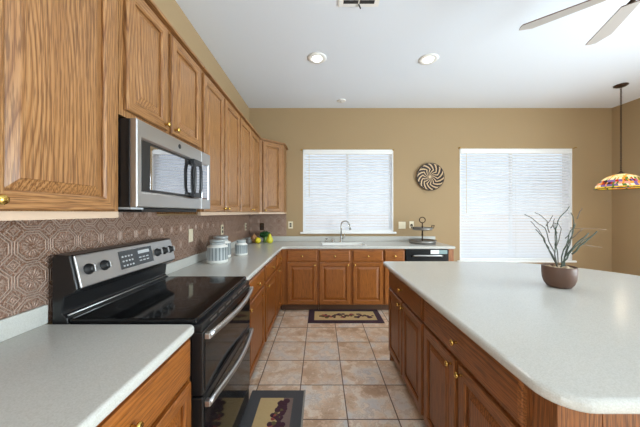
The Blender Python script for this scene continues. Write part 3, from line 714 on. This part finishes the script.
TW = [([(190,292),(150,235),(125,185),(95,152)], 2.6, 0), ([(186,292),(162,220),(150,150),(156,108),(178,80),(184,64)], 2.4, 0),
      ([(188,292),(140,200),(118,146),(85,125),(60,106),(35,95)], 2.2, 1), ([(142,165),(130,122),(105,100),(80,88)], 1.6, 1), ([(192,292),(194,230),(201,170),(215,132)], 2.6, 0),
      ([(195,292),(214,240),(234,180),(240,130),(226,88)], 2.4, 0), ([(240,112),(247,88),(255,70)], 1.5, 1), ([(195,292),(238,242),(288,196),(326,168)], 3.8, 0),
      ([(232,248),(270,204),(296,176),(311,158)], 3.6, 0), ([(200,285),(250,228),(280,204),(322,180)], 3.2, 0), ([(212,146),(280,148),(348,152)], 1.5, 2), ([(270,208),(310,216),(355,224)], 1.4, 2),
      ([(186,285),(172,220),(184,150),(166,118)], 2.0, 1), ([(186,288),(165,240),(150,190),(130,152),(104,122)], 2.0, 1), ([(196,230),(212,190),(230,170),(246,150)], 1.8, 1),
      ([(152,140),(170,118),(182,98)], 1.5, 1), ([(201,170),(190,135),(200,112)], 1.5, 1), ([(174,236),(160,200),(146,128)], 2.2, 0), ([(205,262),(216,208),(214,160),(222,128)], 2.2, 0),
      ([(184,150),(200,128),(214,134)], 1.6, 1), ([(236,190),(252,178),(262,160)], 1.4, 1)]
for i, (pts, r, m) in enumerate(TW):
    P = []; d0 = random.uniform(-.06, .06)
    for k, (u, v) in enumerate(pts):
        q = max(0, (292-v)/230); Yp = YP+d0*q*1.6
        w = at(510+u/3.882, 190+v/3.882, YP); P.append((w.x-pb.x, d0*q*1.5, w.z-Z1))
    if P[0][2] < .14: P[0] = (P[0][0], P[0][1], .104)
    Q = [P[0]]
    for a_, b_ in zip(P, P[1:]):
        Ln = math.dist(a_, b_)
        for f_ in (.33, .67): Q.append(tuple(a_[j]+(b_[j]-a_[j])*f_+random.uniform(-.06, .06)*Ln for j in range(3)))
        Q.append(b_)
    P = Q
    rr = [max(r, 2.0)*.0014*(1-.35*k/(len(P)-1)) for k in range(len(P))]
    MB().tube(P, rr, 6).build('twig', M_twig[m], pl)

# ------------------------------------------------------------------ ceiling fixtures
def downlight(label, x, y, r, power, estr):
    t = thing('ceiling_light', label, 'ceiling light', (x, y, CEIL), 0, 'recessed ceiling lights')
    MB().lathe([(r*.47, -.003), (r*.62, -.012), (r*.9, -.010), (r, -.0005)], (0,0,0), 32).build('trim_ring', M_white, t)
    lens = MB().lathe([(r*.46, -.0125), (r*.44, -.017), (0, -.019)], (0,0,0), 24)
    lens.build('lens', mat('lamp_lens', (.6, .6, .6, 1), .5, emit=(1, .96, .88, 1), estr=estr), t)
    if power:
        l = light('downlight_lamp', 'SPOT', (0, 0, -.04), (0, 0, 0), power, (.95, .96, .95), spot_size=2.3, spot_blend=.7, shadow_soft_size=.06); l.parent = t
p = at(317, 58, 442.8/(CY-58)); downlight('recessed ceiling light on the left, above the aisle', p.x, p.y, .108, 22, 6)
p = at(428.5, 59, 442.8/(CY-59)); downlight('recessed ceiling light on the right, above the island corner', p.x, p.y, .108, 22, 6)
p = at(341.5, 100.5, 442.8/(CY-100.5)); downlight('small recessed ceiling light nearest the window wall', p.x, p.y, .066, 0, .12)
v = thing('ceiling_vent', 'white ceiling air vent with dark slots at the top edge', 'vent', (.31, 1.995, CEIL), 0)
MB().box(-.165, .165, -.15, .15, -.008, -.0005).build('frame', M_white, v, bevel=.003)
vv = MB()
for i in range(5): vv.box(-.125, -.005, -.12+i*.05, -.085+i*.05, -.0095, -.0082); vv.box(.005, .125, -.12+i*.05, -.085+i*.05, -.0095, -.0082)
vv.build('slots', M_dark, v)
MB().tube([(.0, .12, -.009), (.02, .14, -.03)], .006, 6).build('damper_lever', M_dark, v)

# fan
HX, HY, HZ = 1.96, 1.525, 2.75
fan = thing('ceiling_fan', 'five-blade ceiling fan with grey-brown blades above the island', 'fan', (HX, HY, CEIL), 0)
dz = HZ-CEIL
MB().lathe([(.07, -.0005), (.07, -.02), (.03, -.06), (0, -.061)], (0,0,0), 24).build('canopy', M_bronze, fan)
MB().lathe([(.012, -.06), (.012, dz+.10)], (0,0,0), 12).build('downrod', M_bronze, fan)
MB().lathe([(0, dz+.11), (.05, dz+.105), (.11, dz+.075), (.115, dz+.01), (.09, dz-.03), (.05, dz-.05), (0, dz-.052)], (0,0,0), 30).build('motor', M_bronze, fan)
for k in range(5):
    a = math.radians(66+72*k)
    b = MB(); r0, r1, hw, hw1 = .19, .635, .052, .068; tl = math.radians(11)
    out = [(r0, -hw), (r1-.075, -hw1), (r1, -hw1*.1), (r1-.01, hw1*.55), (r1-.03, hw1), (r0, hw)]
    A = [b.bm.verts.new((x, y*math.cos(tl), -y*math.sin(tl)-.004)) for x, y in out]; B = [b.bm.verts.new((x, y*math.cos(tl), -y*math.sin(tl)+.004)) for x, y in out]
    b.face(A[::-1], 0); b.face(B, 1)
    for i in range(6): b.face([A[i], A[(i+1) % 6], B[(i+1) % 6], B[i]], 1)
    bl = b.build('blade', [M_blade, M_bladetop], fan); bl.location = (0, 0, dz); bl.rotation_euler = (0, 0, a)
    MB().tube([(.10, 0, .012), (.16, 0, .014), (.24, 0, .008)], [.018, .014, .022], 8, flat=.35).build('blade_iron', M_bronze, bl)

# pendant lamp
PX, PY = 4.01, 3.47
pd = thing('pendant_lamp', 'stained glass pendant lamp hanging on a chain near the right corner', 'lamp', (PX, PY, CEIL), 0)
MB().lathe([(.068, -.0005), (.072, -.012), (.05, -.026), (.015, -.034), (0, -.035)], (0,0,0), 24).build('canopy', M_bronze, pd)
ch = MB(); L0, L1 = -.035, 1.925-CEIL; nl = 38
for i in range(nl):
    zc = L0+(L1-L0)*(i+.5)/nl; hl = (L0-L1)/nl*.66
    rot = i % 2
    ch.tube([((.009*math.sin(2*PI*j/10) if rot else 0), (0 if rot else .009*math.sin(2*PI*j/10)), zc+hl*math.cos(2*PI*j/10)) for j in range(11)], .0032, 5)
ch.build('chain', M_bronze, pd)
MB().lathe([(.0, 1.935-CEIL), (.012, 1.93-CEIL), (.02, 1.915-CEIL), (.042, 1.90-CEIL), (.046, 1.892-CEIL), (0, 1.89-CEIL)], (0,0,0), 20).build('cap', M_bronze, pd)
sg = MB(); cols = {'pale': (238, 230, 200), 'cream': (232, 214, 160), 'amber': (226, 158, 62), 'red': (186, 58, 36), 'green': (92, 128, 62), 'violet': (124, 104, 176), 'yellow': (230, 206, 64), 'dark': (60, 40, 50), 'pink': (222, 160, 150)}
names = list(cols); NA = 84
prof = [(.045, 1.893), (.088, 1.880), (.128, 1.862), (.163, 1.838), (.192, 1.810), (.215, 1.780), (.233, 1.750), (.244, 1.722), (.248, 1.703)]
bandsel = [['cream', 'cream', 'pale'], ['cream', 'amber', 'pale'], ['cream', 'pale', 'amber'], ['amber', 'red', 'cream', 'green', 'pale'], ['red', 'violet', 'green', 'amber', 'dark'], ['red', 'green', 'violet', 'pink', 'amber', 'dark'], ['violet', 'pale', 'green', 'pink', 'cream'], ['yellow', 'green', 'amber', 'yellow']]
random.seed(11); rr_ = []
for i, (r, z) in enumerate(prof): rr_.append([sg.bm.verts.new((r*math.cos(2*PI*(k+.5*(i % 2))/NA), r*math.sin(2*PI*(k+.5*(i % 2))/NA), z-CEIL)) for k in range(NA)])
for i in range(len(prof)-1):
    last = 0
    for k in range(NA):
        if k % (4 if i < 3 else 2) == 0 or random.random() < .5: last = names.index(random.choice(bandsel[i]))
        sg.face([rr_[i][k], rr_[i][(k+1) % NA], rr_[i+1][(k+1) % NA], rr_[i+1][k]], last)
def sglass(n, c):
    m = mat('stained_glass_'+n, lin(*c), .25); b = m.node_tree.nodes['Principled BSDF']; nt = m.node_tree
    tl_ = nt.nodes.new('ShaderNodeBsdfTranslucent'); tl_.inputs[0].default_value = lin(*c); mx = nt.nodes.new('ShaderNodeMixShader'); mx.inputs[0].default_value = .55
    nt.links.new(b.outputs[0], mx.inputs[1]); nt.links.new(tl_.outputs[0], mx.inputs[2]); nt.links.new(mx.outputs[0], nt.nodes['Material Output'].inputs[0]); return m
sh = sg.build('lamp_shade', [sglass(n, c) for n, c in cols.items()], pd)
came = MB(); came.tube([(.249*math.cos(2*PI*i/48), .249*math.sin(2*PI*i/48), 1.702-CEIL) for i in range(49)], .005, 6); came.build('rim', M_bronze, sh)
MB().lathe([(0, 1.79-CEIL), (.028, 1.795-CEIL), (.034, 1.82-CEIL), (.02, 1.85-CEIL), (.014, 1.889-CEIL)], (0,0,0), 14).build('bulb', mat('bulb', (1, 1, 1, 1), .5, emit=(1, .85, .6, 1), estr=4), pd)
l = light('pendant_bulb', 'POINT', (0, 0, 1.765-CEIL), (0, 0, 0), 2.0, (1, .85, .62), shadow_soft_size=.04); l.parent = pd
